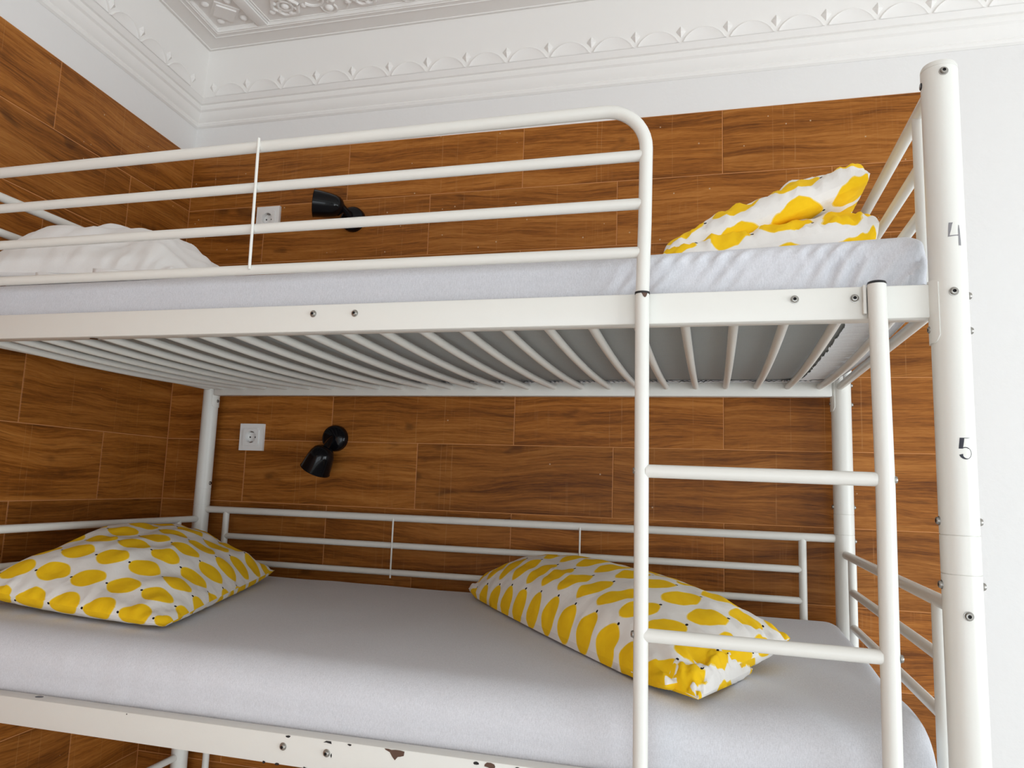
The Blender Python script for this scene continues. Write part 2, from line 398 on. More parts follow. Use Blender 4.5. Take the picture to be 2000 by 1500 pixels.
# scallops and diamonds: relief pieces on the frieze
def frieze_pt(along, h, d, back):
    """along the wall, h up the frieze from its foot, d proud of it"""
    s = FR0[0] + h * 0.193 + d * 0.98; z = FR0[1] + h * 0.981 - d * 0.19
    return (along, -s, z + Z0) if back else tuple(LN * s + T * along + Vector((0, 0, z + Z0)))
PIT = 0.1328
def scallop_mesh(back):
    mb = MB(); n = 14
    pts = []
    hw = PIT / 2 - 0.003
    for i in range(n + 1):
        u = -1 + 2 * i / n; pts.append((u * hw, 0.040 * (1 - u * u) ** 0.8 + 0.001))
    # raised plate with a rolled rim
    vs = []; fs = []
    for (u, h) in pts:
        for k, (fac, d) in enumerate(((1.0, 0.0003), (0.97, 0.0036), (0.93, 0.0040), (0.87, 0.0024), (0.0, 0.0020))):
            vs.append((u * (fac if k < 4 else 0.9), 0.001 + (h - 0.001) * fac, d))
    m = 5
    for i in range(n):
        for k in range(m - 1): fs.append((i * m + k, (i + 1) * m + k, (i + 1) * m + k + 1, i * m + k + 1))
    mb.add(vs, fs); return mb
def diamond_mesh():
    mb = MB(); a, b = 0.0145, 0.0175
    vs = [(a, 0, 0.0003), (0, b, 0.0003), (-a, 0, 0.0003), (0, -b, 0.0003), (a * .8, 0, 0.003), (0, b * .8, 0.003), (-a * .8, 0, 0.003), (0, -b * .8, 0.003), (0, 0, 0.0085)]
    mb.add(vs, [(i, (i + 1) % 4, 4 + (i + 1) % 4, 4 + i) for i in range(4)] + [(4 + i, 4 + (i + 1) % 4, 8) for i in range(4)])
    return mb
def relief(mb, back, name):
    """mesh given in (along, up, proud) turned into the wall's own axes"""
    o = MB(); ref = Vector(frieze_pt(0, 0, 0, back))
    o.add([Vector(frieze_pt(*v, back)) - ref for v in mb.v], mb.f)
    return o.mesh(name, MOULD, ang=35), ref
for back, parent, start, count in ((True, tb, 0.497 - 3 * PIT, 20), (False, tl, 0.131, 9)):
    sm, ref = relief(scallop_mesh(back), back, 'scallop'); dm, _ = relief(diamond_mesh(), back, 'diamond')
    for i in range(count):
        al = start + i * PIT
        step = (Vector((1, 0, 0)) if back else T)
        if al > 0.075: link('diamond', dm, parent, ref + step * al + (Vector(frieze_pt(0, 0.031, 0, back)) - Vector(frieze_pt(0, 0, 0, back))))
        if al + PIT / 2 > 0.12: link('scallop', sm, parent, ref + step * (al + PIT / 2))
# ceiling field and its panelled border
ce = struct(obj('ceiling', MB().box(-0.2, XR + 0.2, YF - 0.3, 0.2, ZC, ZC + 0.1), MOULD, smooth=False), 'white plaster ceiling with moulded relief panels')
ZB = 0.5430 + Z0
def ring_strip(s0, s1, z, th, name):
    """flat band following both walls between distances s0 and s1"""
    c0, c1 = corner(s0), corner(s1)
    mb = MB()
    for (A, B) in ((c0, c1),):
        e0, e1 = Vector((XR, -s0, 0)), Vector((XR, -s1, 0))
        l0, l1 = LN * s0 + T * 6.0, LN * s1 + T * 6.0
        for quad in ((A, e0, e1, B), (A, B, l1, l0)):
            vs = [q + Vector((0, 0, z)) for q in quad] + [q + Vector((0, 0, z + th)) for q in quad]
            mb.add(vs, [(0, 1, 2, 3), (7, 6, 5, 4), (0, 4, 5, 1), (1, 5, 6, 2), (2, 6, 7, 3), (3, 7, 4, 0)])
    return obj(name, mb, MOULD, ce, smooth=False)
ring_strip(0.080, 0.176, ZB, 0.016, 'border_band')
for s, r_ in ((0.094, 0.0045), (0.151, 0.0040), (0.169, 0.0035)):
    c = corner(s); z = ZB + 0.0012
    obj('bead', MB().tube([(XR, -s, z), (c.x, c.y, z), tuple(LN * s + T * 6.0 + Vector((0, 0, z)))], r_, 8), MOULD, ce)
# straight bars between the relief panels
def bar(x0, x1, y0, y1): obj('panel_bar', MB().box(x0, x1, y0, y1, ZB + 0.001, ZC + 0.005, 0.002), MOULD, ce, ang=30)
bar(0.341, 0.377, -0.345, -0.165)
bar(0.165, XR - 0.1, -0.375, -0.338)
bar(1.60, 1.64, -0.345, -0.160)
# square panel with a diamond and corner bosses
def tubeloop(pts, r_, name, parent=ce, seg=6):
    obj(name, MB().tube(list(pts) + [pts[0], pts[1]], r_, seg, caps=False), MOULD, parent)
zc = ZC - 0.001
tubeloop([(0.188, -0.175, zc), (0.338, -0.175, zc), (0.338, -0.334, zc), (0.203, -0.334, zc)], 0.006, 'panel_bead')
dcx, dcy = 0.270, -0.252
mb = MB()
for k, (q, h) in enumerate(((0.055, 0.004), (0.043, 0.009))):
    P = [(dcx + q, dcy), (dcx, dcy + q), (dcx - q, dcy), (dcx, dcy - q)]
    mb.prism(P, ZC + 0.002, ZC - h, lambda u, v, d: (u, v, d))
obj('relief_diamond', mb, MOULD, ce, smooth=False)
for bx, by in ((0.226, -0.210), (0.312, -0.211), (0.231, -0.298), (0.312, -0.298)):
    obj('relief_boss', MB().ball((bx, by, ZC), 0.0125, 0.0125, 0.009), MOULD, ce)
# long panel of rosettes and scrolls
def torus(cx, cy, r0, r_, z, ph=0, wav=0.0, n=28, a0=0, a1=2 * PI):
    return [(cx + (r0 + wav * math.cos(6 * t + ph)) * math.cos(t), cy + (r0 + wav * math.cos(6 * t + ph)) * math.sin(t), z) for t in [a0 + (a1 - a0) * i / n for i in range(n + 1)]]
for i, rx in enumerate((0.479, 0.745, 1.016, 1.287, 1.50)):
    ry = -0.238
    mb = MB(); mb.ball((rx, ry, ZC), 0.013, 0.013, 0.012)
    mb.tube(torus(rx, ry, 0.023, 0, zc), 0.0045, 7, False)
    mb.tube(torus(rx, ry, 0.041, 0, zc, 0, 0.003), 0.0065, 7, False)
    for k in range(6):
        a = PI / 6 + k * PI / 3; mb.ball((rx + 0.033 * math.cos(a), ry + 0.033 * math.sin(a), ZC), 0.008, 0.008, 0.007, 8, 6)
    obj('rosette', mb, MOULD, ce)
    for (dx, dy, r_) in ((-0.057, 0.020, 0.011), (0.060, 0.010, 0.010), (0.135, 0.036, 0.015), (0.118, -0.012, 0.010), (0.160, 0.004, 0.011), (0.205, 0.022, 0.010), (0.135, -0.052, 0.012), (0.06, -0.05, 0.009)):
        if rx + dx < 1.585 and rx + dx > 0.385: obj('relief_boss', MB().ball((rx + dx, ry + dy, ZC), r_, r_ * 0.9, r_ * 0.75), MOULD, ce)
    mb = MB()
    mb.tube(torus(rx + 0.100, ry - 0.018, 0.036, 0, zc, 0, 0, 16, R(150), R(-70)), [0.006 - 0.003 * k / 16 for k in range(17)], 6)
    mb.tube(torus(rx + 0.175, ry + 0.018, 0.032, 0, zc, 0, 0, 16, R(-160), R(60)), [0.006 - 0.003 * k / 16 for k in range(17)], 6)
    mb.tube(torus(rx + 0.135, ry + 0.036, 0.024, 0, zc, 0, 0, 14, R(200), R(-30)), 0.0035, 6)
    if rx < 1.3: obj('scroll', mb, MOULD, ce)
tubeloop([(0.380, -0.168, zc), (1.596, -0.168, zc), (1.596, -0.334, zc), (0.380, -0.334, zc)], 0.006, 'panel_bead')
tubeloop([(0.388, -0.178, zc), (1.585, -0.178, zc), (1.585, -0.322, zc), (0.388, -0.322, zc)], 0.0025, 'panel_bead')

# ================================================================= BUNK BED
bed = empty('bunk_bed', (BX, BY, 0), (0, 0, BROT))
tag(bed, 'tall white tubular metal bunk bed with chipped paint, ladder and guard rails', 'bed')
def L(a, b, z): return (a, -b, z + Z0)               # bed coordinates: a along (right end = 0), b out from the wall, z measured
# bolt: washer, domed head, hex recess
def bolt_mesh():
    mb = MB(); mb.lathe([(0.0, 0.0), (0.0062, 0.0), (0.0062, 0.0010), (0.0052, 0.0012), (0.0050, 0.0030), (0.0040, 0.0044), (0.0024, 0.0047), (0.0022, 0.0022), (0.0, 0.0020)], 16)
    me = mb.mesh('bolt', STEEL, ang=35); me.materials.append(DARK)
    for p in me.polygons:
        c = p.center
        if math.hypot(c.x, c.y) < 0.0024 and c.z > 0.0015: p.material_index = 1   # the hex recess
    return me
BOLT = bolt_mesh()
def bolt(parent, a, b, z, th=-90, name='bolt'):
    d = Vector((math.cos(R(th)), math.sin(R(th)), 0)); q = Vector((0, 0, 1)).rotation_difference(d)
    return link(name, BOLT, parent, L(a, b, z), q.to_euler())
PLUG = MB().lathe([(0.0, 0), (0.0056, 0), (0.0056, 0.0008), (0.0046, 0.0016), (0, 0.0018)], 14).mesh('hole_plug', BLACK, ang=35)
def plug(parent, a, b, z, th):
    d = Vector((math.cos(R(th)), math.sin(R(th)), 0)) if th is not None else Vector((0, 0, 1))
    return link('hole_plug', PLUG, parent, L(a, b, z), Vector((0, 0, 1)).rotation_difference(d).to_euler())
# posts
seams = (-0.962, -1.0135, -1.682, -1.733)
def post_prof():
    zb = -2.45; p = [(0.0, zb), (RP, zb)]
    marks = sorted(seams)
    for z in marks: p += [(RP, z - 0.0007), (RP - 0.0012, z - 0.0004), (RP - 0.0012, z + 0.0004), (RP, z + 0.0007)]
    p += [(RP, -0.2915), (RP - 0.0008, -0.2910), (RP - 0.0008, -0.2903), (RP, -0.2898), (RP * 0.985, -0.2860), (RP * 0.90, -0.2822), (RP * 0.6, -0.2795), (0.0, -0.2785)]
    return p
PM = MB().lathe([(r_, z + Z0) for r_, z in post_prof()], 40).mesh('post', METAL, ang=25)
posts = {}
for key, (a, b) in dict(fr=(0, W), rr=(0, 0), rl=(-LB, 0), fl=(-LB, W)).items():
    posts[key] = link('post', PM, bed, (a, -b, 0))
def onpost(key, th, z): 
    a, b = dict(fr=(0, W), rr=(0, 0), rl=(-LB, 0), fl=(-LB, W))[key]
    return (a + (RP - 0.0004) * math.cos(R(th)), b - (RP - 0.0004) * math.sin(R(th)), z)
def pbolt(key, th, z):                               # bolt seated on a post; the post sits at its own spot, so shift back
    a, b, zz = onpost(key, th, z); p = posts[key]
    o = bolt(p, a, b, zz, th); o.location = Vector(o.location) - Vector(p.location)
def pplug(key, th, z):
    a, b, zz = onpost(key, th, z); p = posts[key]; o = plug(p, a, b, zz, th); o.location = Vector(o.location) - Vector(p.location)
for key in ('fr', 'fl'):
    for z in (-0.3020, -0.6290, -1.0655): pbolt(key, -91, z)
for key, ins, outs in (('fr', 180, 2), ('fl', 0, 178), ('rr', 180, 0), ('rl', 0, 180)):
    for z in (-0.944, -1.029): pbolt(key, ins, z); pbolt(key, outs, z)
    for z in (-0.630, -0.680): pbolt(key, outs, z)
    pplug(key, ins, -0.3105)
# bracket saddles where the long rails meet the posts
def saddle(key, cen, z0, z1):
    mb = MB(); n = 10; r0, r1 = RP, RP + 0.0022; a0 = R(cen - 46); a1 = R(cen + 46)
    vs = []
    for i in range(n + 1):
        t = a0 + (a1 - a0) * i / n; e = max(0, abs(i - n / 2) - n / 2 + 2) / 2
        zz0 = z0 + 0.010 * e * e; zz1 = z1 - 0.004 * e * e
        for r_, z in ((r0 - 0.001, zz0), (r1, zz0), (r1, zz1), (r0 - 0.001, zz1)): vs.append((r_ * math.cos(t), r_ * math.sin(t), z + Z0))
    fs = [(i * 4 + k, (i + 1) * 4 + k, (i + 1) * 4 + (k + 1) % 4, i * 4 + (k + 1) % 4) for i in range(n) for k in range(4)] + [(0, 1, 2, 3), (n * 4, n * 4 + 3, n * 4 + 2, n * 4 + 1)]
    mb.add(vs, fs); o = obj('bracket', mb, METAL, posts[key], ang=35)
    return o
LEV = (0.0, -0.7197, -1.4394)                           # the three tiers, by height of their rails
for key, cen in (('fr', 180), ('rr', 180), ('rl', 0), ('fl', 0)):
    for dz in LEV: saddle(key, cen, -0.6985 + dz, -0.6085 + dz)
    pbolt(key, cen, -0.678); pbolt(key, cen, -0.678 + LEV[1])
for key in ('fr', 'rr', 'rl', 'fl'):
    for o in [c for c in posts[key].children if c.name.startswith('bolt')]: pass

# stencilled bed numbers on the front right post, wrapped round the tube
def onsurf(u, v, th0, zc_, d):                        # u, v in metres right / up from the mark's centre
    th = R(th0) + u / RP
    return ((RP + d) * math.cos(th), (RP + d) * math.sin(th), zc_ + v + Z0)
def mark(name, polys, th0, zc_, m, label):
    mb = MB()
    for strip in polys:                               # each a strip: list of (u_left, u_right, v)
        vs = []; n = 5
        for (ul, ur, v_l, v_r) in strip:
            for k in range(n + 1):
                q = k / n; vs.append(onsurf(ul + (ur - ul) * q, v_l + (v_r - v_l) * q, th0, zc_, 0.00025))
        rows_ = len(strip)
        mb.add(vs, [(i * (n + 1) + k, i * (n + 1) + k + 1, (i + 1) * (n + 1) + k + 1, (i + 1) * (n + 1) + k) for i in range(rows_ - 1) for k in range(n)])
    o = obj(name, mb, m, posts['fr'], ang=60); o['label'] = label
    return o
k4 = 0.0000445                                        # metres per unit of the traced figure
def S(x0, x1, y, y2=None, cx=650, cy=860, kx=0.0000475): return ((x0 - cx) * kx, (x1 - cx) * kx, (cy - y) * k4, (cy - (y2 if y2 is not None else y)) * k4)
mark('number_mark', [[S(515, 625, 485), S(505, 600, 560), S(495, 570, 720), S(487, 535, 860), S(480, 520, 930)],
                     [S(490, 790, 905, 878), S(478, 790, 945, 908)],
                     [S(783, 803, 565), S(768, 822, 720), S(768, 830, 940), S(766, 840, 1100), S(766, 842, 1230)]], -82.0, -0.5465, INKG, 'faded grey stencilled figure 4')
def arc5():
    out = []; n = 20
    for i in range(n + 1):
        t = R(118) - R(283) * i / n                   # from the top left of the bowl, clockwise to its foot
        th = 26 if i < 5 else (14 if i < 13 else 14 + (i - 13) * 13)
        r_o = 175; out.append((985 + r_o * math.cos(t), 835 - (r_o + 12) * math.sin(t), th, t))
    return out
strip = []
A5 = arc5()
outer = [(x, y) for x, y, th, t in A5]; inner = [(x - th * math.cos(t), y + th * math.sin(t)) for x, y, th, t in A5]
bowl = [((o[0] - 975) * 0.0000475, (i_[0] - 975) * 0.0000475, (700 - o[1]) * k4, (700 - i_[1]) * k4) for o, i_ in zip(outer, inner)]
def S5(x0, x1, y): return S(x0, x1, y, None, 975, 700)
mark('number_mark', [[S5(845, 965, 372), S5(832, 950, 500), S5(815, 925, 640), S5(808, 915, 700)], [S5(845, 1150, 370), S5(845, 1060, 385)], bowl], -79.4, -0.8465, INKD, 'dark stencilled figure 5')

# long side rails: box tubes
BF = 0.9408
RM = {}
def side_rail(b0, b1, dz, a0=-LB + 0.024, a1=-0.024):
    mb = MB().box(a0, a1, -b1, -b0, -0.6610 + dz + Z0, -0.6120 + dz + Z0, 0.003)
    return obj('side_rail', mb, METAL, bed, ang=30)
rail_f = [side_rail(BF - 0.030, BF, dz) for dz in LEV[:2]]
rail_r = [side_rail(-0.0088, 0.0212, dz) for dz in LEV]
side_rail(BF - 0.030, BF, LEV[2])
for a, z in ((-1.0028, -0.6288), (-0.9224, -0.6300), (-0.2057, -0.6288), (-0.1238, -0.6298)): bolt(rail_f[0], a, BF - 0.0003, z)
for a, z in ((-1.0019, -1.3514), (-0.9229, -1.3522)): bolt(rail_f[1], a, BF - 0.0003, z)
# paint chips
def chip(parent, pts, m, face='front', b=BF):
    """outline in (a, z) on the front face, or (a, b) on the upper or lower face at height b"""
    mb = MB(); n = len(pts)
    if face == 'front': vs = [L(a, b + 0.0004, z) for a, z in pts]
    else: vs = [L(a, bb, b) for a, bb in pts]
    mb.add(vs + [((Vector(vs[0]) * 0) + sum((Vector(v) for v in vs), Vector()) / n)[:]], [(i, (i + 1) % n, n) for i in range(n)])
    o = obj('paint_chip', mb, m, parent, smooth=False); o['label'] = 'bare patch where the white paint has chipped'
    return o
def blob(ca, cz, ra, rz, n=9, seed=0, tilt=0):
    rnd = random.Random(seed); out = []
    for i in range(n):
        t = 2 * PI * i / n; k = rnd.uniform(0.65, 1.1); x, y = ra * k * math.cos(t), rz * k * math.sin(t)
        out.append((ca + x * math.cos(tilt) - y * math.sin(tilt), cz + x * math.sin(tilt) + y * math.cos(tilt)))
    return out
F1 = rail_f[1]
c0 = (-0.8047, -1.3385)
chip(F1, [(c0[0] + x * 0.00092, c0[1] + y * 0.00092) for x, y in ((-20, 6), (-12, 6.1), (-7, 5), (0, 6), (9, 6), (17, 5), (16, -2), (10, -4), (5, -5), (0, -11), (-5, -6), (-10, 1), (-18, 4))], RUST)
chip(F1, blob(-0.9939, -1.3350, 0.0055, 0.0020, seed=1), DARK)
chip(F1, [(-0.9300, -1.3365), (-0.9245, -1.3335), (-0.9160, -1.3335), (-0.9150, -1.3375), (-0.9200, -1.3368), (-0.9250, -1.3360)], DARK)
chip(F1, blob(-0.8835, -1.3350, 0.0045, 0.0017, seed=3), DARK)
chip(F1, blob(-0.6717, -1.3360, 0.006, 0.0026, seed=4), DARK)
chip(F1, blob(-0.6497, -1.3375, 0.009, 0.0045, seed=5), RUST)
chip(F1, blob(-0.6074, -1.3355, 0.004, 0.0018, seed=6), DARK)
chip(F1, blob(-0.9145, -1.3550, 0.0016, 0.0042, seed=7), DARK)
chip(F1, blob(-1.3114, -1.3345, 0.0014, 0.0012, seed=8), DARK)
for k, (a, ra) in enumerate(((-1.0354, 0.003), (-1.0107, 0.005), (-0.960, 0.004))): chip(F1, blob(a, -1.3795, ra, 0.0022, seed=20 + k), DARK)
o = plug(F1, -1.5218, 0.9230, -1.3320, None); o.scale = (1.5, 1.0, 0.5)
o = plug(rail_f[0], -1.4850, 0.9260, -0.6622, None); o.scale = (1.5, 1.2, 0.5)
# slats of the top bunk, bowed down by the mattress
REAR = [-1.78137 + 0.0785164 * i for i in range(-1, 23)]
SAG = 0.0135
def slat_sag(q): return SAG * (1 - (2 * q - 1) ** 2)
SR = 0.0082
def slat_a(ra, q): return ra
for i, ra in enumerate(REAR):
    n = 14; P = []
    for k in range(n + 1):
        q = k / n; P.append(L(slat_a(ra, q), 0.019 + (BF - 0.030 + 0.004 - 0.019) * q, -0.6345 - slat_sag(q)))
    obj('slat', MB().tube(P, SR, 12), METAL, bed)
# flat ties across neighbouring slats
def tie(i, q):
    b = 0.019 + 0.890 * q
    P = [L(slat_a(REAR[i + s_], q), b, -0.6355 - slat_sag(q)) for s_ in (0, 1)]
    obj('slat_tie', MB().tube(P, 0.0022, 6), METAL, bed)
tie(11, 0.93); tie(11, 0.06); tie(21, 0.93); tie(8, 0.06)
# end rails of each tier
def end_rail(a, zt, zs, b_in, r_top, r_bar, r_up, zfoot):
    e = empty('end_rail', (0, 0, 0)); e.parent = bed
    obj('top_rail', MB().tube([L(a, 0.018, zt), L(a, W - 0.018, zt)], r_top), METAL, e)
    for z in zs: obj('rail_bar', MB().tube([L(a, b_in, z), L(a, W - b_in - 0.014, z)], r_bar), METAL, e)
    for b in (b_in, W - b_in - 0.014): obj('upright', MB().tube([L(a, b, zt), L(a, b, zfoot)], r_up), METAL, e)
for a in (0.0, -LB):
    right = a == 0.0
    end_rail(a, -0.2990 if right else -0.2965, (-0.3875, -0.4643) if right else (-0.3780, -0.4560), 0.103, 0.0105, 0.0095, 0.0100, -0.633)
    end_rail(a, -1.0635 if right else -1.0578, (-1.1447, -1.2265), 0.103, 0.0100, 0.0090, 0.0098, -1.353)
    end_rail(a, -1.7830 if right else -1.7775, (-1.864, -1.946), 0.103, 0.0100, 0.0090, 0.0098, -2.073)
# cross bars under the mattress ends
for a in (-0.004, -LB + 0.004):
    for dz in LEV:
        obj('cross_bar', MB().tube([L(a, 0.02, -0.6345 + dz), L(a, W - 0.02, -0.6345 + dz)], 0.0095), METAL, bed)
# back rails of the lower tiers
def back_rail(dz):
    e = empty('back_rail', (0, 0, 0)); e.parent = bed
    obj('top_rail', MB().tube([L(-LB + 0.018, 0, -1.0268 + dz), L(-0.018, 0, -1.0240 + dz)], 0.0108), METAL, e)
    for z in (-1.1066, -1.1849): obj('rail_bar', MB().tube([L(-1.8195, 0, z + dz), L(-0.1010, 0, z + dz)], 0.0092), METAL, e)
    for a in (-1.8195, -0.1010): obj('upright', MB().tube([L(a, 0, -1.026 + dz), L(a, 0, -1.345 + dz)], 0.0100), METAL, e)
    for a in (-1.2408, -0.6800): obj('wire', MB().tube([L(a, 0.009, -1.026 + dz), L(a, 0.009, -1.20 + dz)], 0.0026, 8), METAL, e)
back_rail(0); back_rail(LEV[1])
# front guard of the top bunk: bent tube, three bars, a wire
g = empty('guard_rail', (0, 0, 0)); g.parent = bed
GB = 0.953                                            # the guard and ladder stand just in front of the rail
zt = lambda a: -0.3127 + 0.0037 * (a + 1.13)
path = [L(-LB + 0.02, GB, zt(-LB + 0.02))] + [L(a, GB, zt(a)) for a in (-1.6, -1.2, -0.8)]
cx, rr_ = -0.4246 - 0.068, 0.068
for k in range(11):
    t = PI / 2 - PI / 2 * k / 10; path.append(L(cx + rr_ * math.cos(t), GB, zt(cx) - rr_ + rr_ * math.sin(t)))
path += [L(-0.4255, GB, -0.5), L(-0.4282, GB, -0.614)]
obj('guard_frame', MB().tube(path, 0.0105, 18), METAL, g)
for z0, z1 in ((-0.3930, -0.3898), (-0.4710, -0.4698), (-0.5455, -0.5490)):
    obj('guard_bar', MB().tube([L(-LB + 0.02, GB, z0), L(-0.428, GB, z1)], 0.0090), METAL, g)
obj('wire', MB().tube([L(-1.1268, GB + 0.0105, -0.301), L(-1.1240, GB + 0.0105, -0.549)], 0.0027, 8), METAL, g)
SX = -0.4283
o = obj('joint_ring', MB().lathe([(0.0104, -0.0020), (0.0116, -0.0020), (0.0116, 0.0012), (0.0104, 0.0012)], 18, L(SX, GB, -0.6145)), DARK, g); o['label'] = 'dark ring where the guard plugs into the ladder'
mb = MB(); vs = []
for zz, s0, s1 in ((0.000, -95, -40), (-0.003, -85, -45), (-0.006, -78, -52), (-0.0078, -68, -60)):
    for k in range(5):
        th = R(s0 + (s1 - s0) * k / 4); vs.append(Vector(L(SX, GB, -0.6157 + zz)) + Vector((0.01135 * math.cos(th), 0.01135 * math.sin(th), 0)))
mb.add(vs, [(i * 5 + k, i * 5 + k + 1, (i + 1) * 5 + k + 1, (i + 1) * 5 + k) for i in range(3) for k in range(4)])
obj('paint_chip', mb, RUST, g)['label'] = 'bare brown patch where the white paint has chipped'
# ladder
lad = empty('ladder', (0, 0, 0)); lad.parent = bed
obj('ladder_stile', MB().tube([L(SX, GB, -0.6148), L(-0.4240, GB, -1.30), L(-0.4240, GB, -2.44)], 0.0108, 18), METAL, lad)
RX = -0.0945
obj('ladder_stile', MB().tube([L(-0.0962, GB, -0.6125), L(-0.0935, GB, -0.90), L(-0.0955, GB, -1.30), L(-0.0955, GB, -2.44)], 0.0126, 20), METAL, lad)
o = obj('stile_cap', MB().lathe([(0.0, 0.0038), (0.008, 0.0036), (0.0122, 0.002), (0.0130, 0.0), (0.0130, -0.0015), (0, -0.0015)], 20, L(-0.0962, GB, -0.6120)), BLACK, lad); o['label'] = 'black plastic cap'
obj('ladder_clip', MB().box(-0.1140, -0.1095, -(BF + 0.010), -(BF - 0.001), -0.6550 + Z0, -0.6125 + Z0, 0.0008), METAL, lad, ang=30)
for z0, z1 in ((-0.8880, -0.8906), (-1.1252, -1.1278), (-1.363, -1.365), (-1.60, -1.60), (-1.84, -1.84), (-2.08, -2.08)):
    obj('ladder_rung', MB().tube([L(-0.4200, GB, z0), L(-0.1040, GB, z1)], 0.0099, 18), METAL, lad)
    bolt(lad, -0.4350, GB, z0, 180); bolt(lad, -0.0825, GB, z1, 0)

# ================================================================= MATTRESSES
def low_top(a, b): return -1.2095 - 0.014 * (a + LB) / LB - 0.012 * b / 0.9
def fbm(x, y, z=0.0): return noise.noise(Vector((x, y, z)))
def mattress_mesh(a0, a1, b0, b1, ztop, zbot, rt_f, rt_r, rend, disp, na=150):
    """closed rounded slab; rings across the bed, lofted along it"""
    mb = MB(); ring_n = None; rings = []
    st = []
    for i in range(na + 1):
        q = i / na; st.append(q)
    # denser near the ends
    A = [a0 + (a1 - a0) * (0.5 - 0.5 * math.cos(PI * q)) * 0.5 + (a1 - a0) * q * 0.5 for q in st]
    for a in A:
        d = min(a - a0, a1 - a); ins = 0.0
        if d < rend: ins = rend - math.sqrt(max(0.0, rend * rend - (rend - d) ** 2))
        bb0, bb1 = b0 + ins * 0.8, b1 - ins * 0.8
        P = []
        zt_f = ztop(a, bb1) - ins * 0.55; zt_r = ztop(a, bb0) - ins * 0.55; zb = zbot(a, 0.5) + ins * 0.12
        # front face bottom -> top
        for k in range(7): P.append((bb1 - 0.004 * abs(k / 3 - 1), zb + 0.008 + (zt_f - rt_f - zb - 0.008) * k / 7, 0))
        for k in range(9):
            t = PI / 2 * k / 8; P.append((bb1 - rt_f + rt_f * math.cos(t), zt_f - rt_f * 0.85 + rt_f * 0.85 * math.sin(t), 0))
        nt = 36
        for k in range(1, nt):
            b = bb1 - rt_f + (bb0 + rt_r - bb1 + rt_f) * k / nt
            P.append((b, ztop(a, b) - ins * 0.55, 1))
        for k in range(9):
            t = PI / 2 + PI / 2 * k / 8; P.append((bb0 + rt_r + rt_r * math.cos(t), zt_r - rt_r + rt_r * math.sin(t), 0))
        for k in range(1, 5): P.append((bb0, zt_r - rt_r + (zb + 0.008 - zt_r + rt_r) * k / 4, 0))
        for k in range(0, 17): 
            b = bb0 + 0.008 + (bb1 - bb0 - 0.016) * k / 16; P.append((b, zbot(a, b) + ins * 0.12, 2))
        rings.append([disp(a, b, z, fl, ins) for b, z, fl in P])
    n = len(rings[0]); vs = [L(*p) for r_ in rings for p in r_]
    fs = [(i * n + k, i * n + (k + 1) % n, (i + 1) * n + (k + 1) % n, (i + 1) * n + k) for i in range(na) for k in range(n)]
    fs += [tuple(range(n)), tuple(range(na * n, na * n + n))[::-1]]
    mb.add(vs, fs); return mb
# lower mattress
def disp_low(a, b, z, fl, ins):
    if fl == 2: return (a, b, z)
    n = 0.0025 * fbm(a * 3.1, b * 4.0, 1.3) + 0.0012 * fbm(a * 9, b * 9, 4.1)
    # dent left of the ladder, faint ridges at the right-hand front
    ridge = 0.0
    if a > -0.62 and b > 0.35:
        q = min(1, (a + 0.62) / 0.25) * min(1, (b - 0.35) / 0.3)
        ridge = 0.006 * q * math.sin((a * 1.0 - (b - 0.5) * 0.55) * 26 + 1.5 * fbm(a * 3, b * 3, 8))
    near = max(0, min(1, (b - 0.85) / 0.05))
    pleat = 0.0018 * near * fbm(a * 46, z * 8, 2.2) * (1 if -1.5 < a < -1.15 else 0.25)
    return (a, b + pleat, z + n + ridge)
m2 = empty('mattress', (BX, BY, 0), (0, 0, BROT))
tag(m2, 'mattress in a grey jersey fitted sheet on the lower bunk, behind the ladder', 'mattress', None)
obj('fitted_sheet', mattress_mesh(-1.899, -0.022, 0.025, 0.9075, low_top, lambda a, b: -1.360, 0.070, 0.035, 0.04, disp_low), SHEET, m2, ang=70)
# upper mattress: rests in the bow of the slats
def up_top(a, b): return -0.5335 + 0.013 * max(0, (a + 0.5) / 0.5) + 0.002 * fbm(a * 4, b * 3)
def up_bot(a, b):
    q = (b - 0.019) / 0.890; q = max(0, min(1, q)); return -0.6345 - slat_sag(q) + SR + 0.0075
def disp_up(a, b, z, fl, ins):
    if fl == 2: return (a, b, z)
    m_ = max(0, min(1, (a + 0.60) / 0.35)); front = max(0, min(1, (b - 0.70) / 0.15))
    ph = (a * 1.0 - (z + 0.58) * 0.75) * 200 + 5.5 * fbm(a * 7, z * 8, 3)
    s_ = math.sin(ph); s_ = (abs(s_) ** 0.7) * (1 if s_ > 0 else -1)
    w_ = 0.0060 * m_ * front * s_ * max(0.15, 0.45 + 1.5 * fbm(a * 11, z * 9, 9))
    gen = 0.0016 * fbm(a * 6, z * 14, 5) * front
    w_ *= max(0, min(1, (up_top(a, b) - z - 0.004) / 0.016)) if fl == 0 else 0
    # corner dip where the sheet tucks over the end
    lift = 0.0
    return (a, b + w_ + gen, z + (0.5 * w_ if fl == 0 else 0) + lift)
m1 = empty('mattress', (BX, BY, 0), (0, 0, BROT))
tag(m1, 'mattress in a wrinkled grey fitted sheet on the top bunk, resting on the bowed slats', 'mattress', None)
obj('fitted_sheet', mattress_mesh(-1.893, -0.0115, 0.028, 0.9050, up_top, up_bot, 0.030, 0.030, 0.032, disp_up, 420), SHEET, m1, ang=70)
COVER = make_fabric('mattress_ticking', (0.30, 0.31, 0.30), melange=0.05)
mb = MB(); nu_, nv_ = 60, 24
mb.grid(lambda u, v: L(-1.85 + 1.80 * u, 0.058 + 0.82 * v, up_bot(0, 0.058 + 0.82 * v) - 0.0012), nu_, nv_)
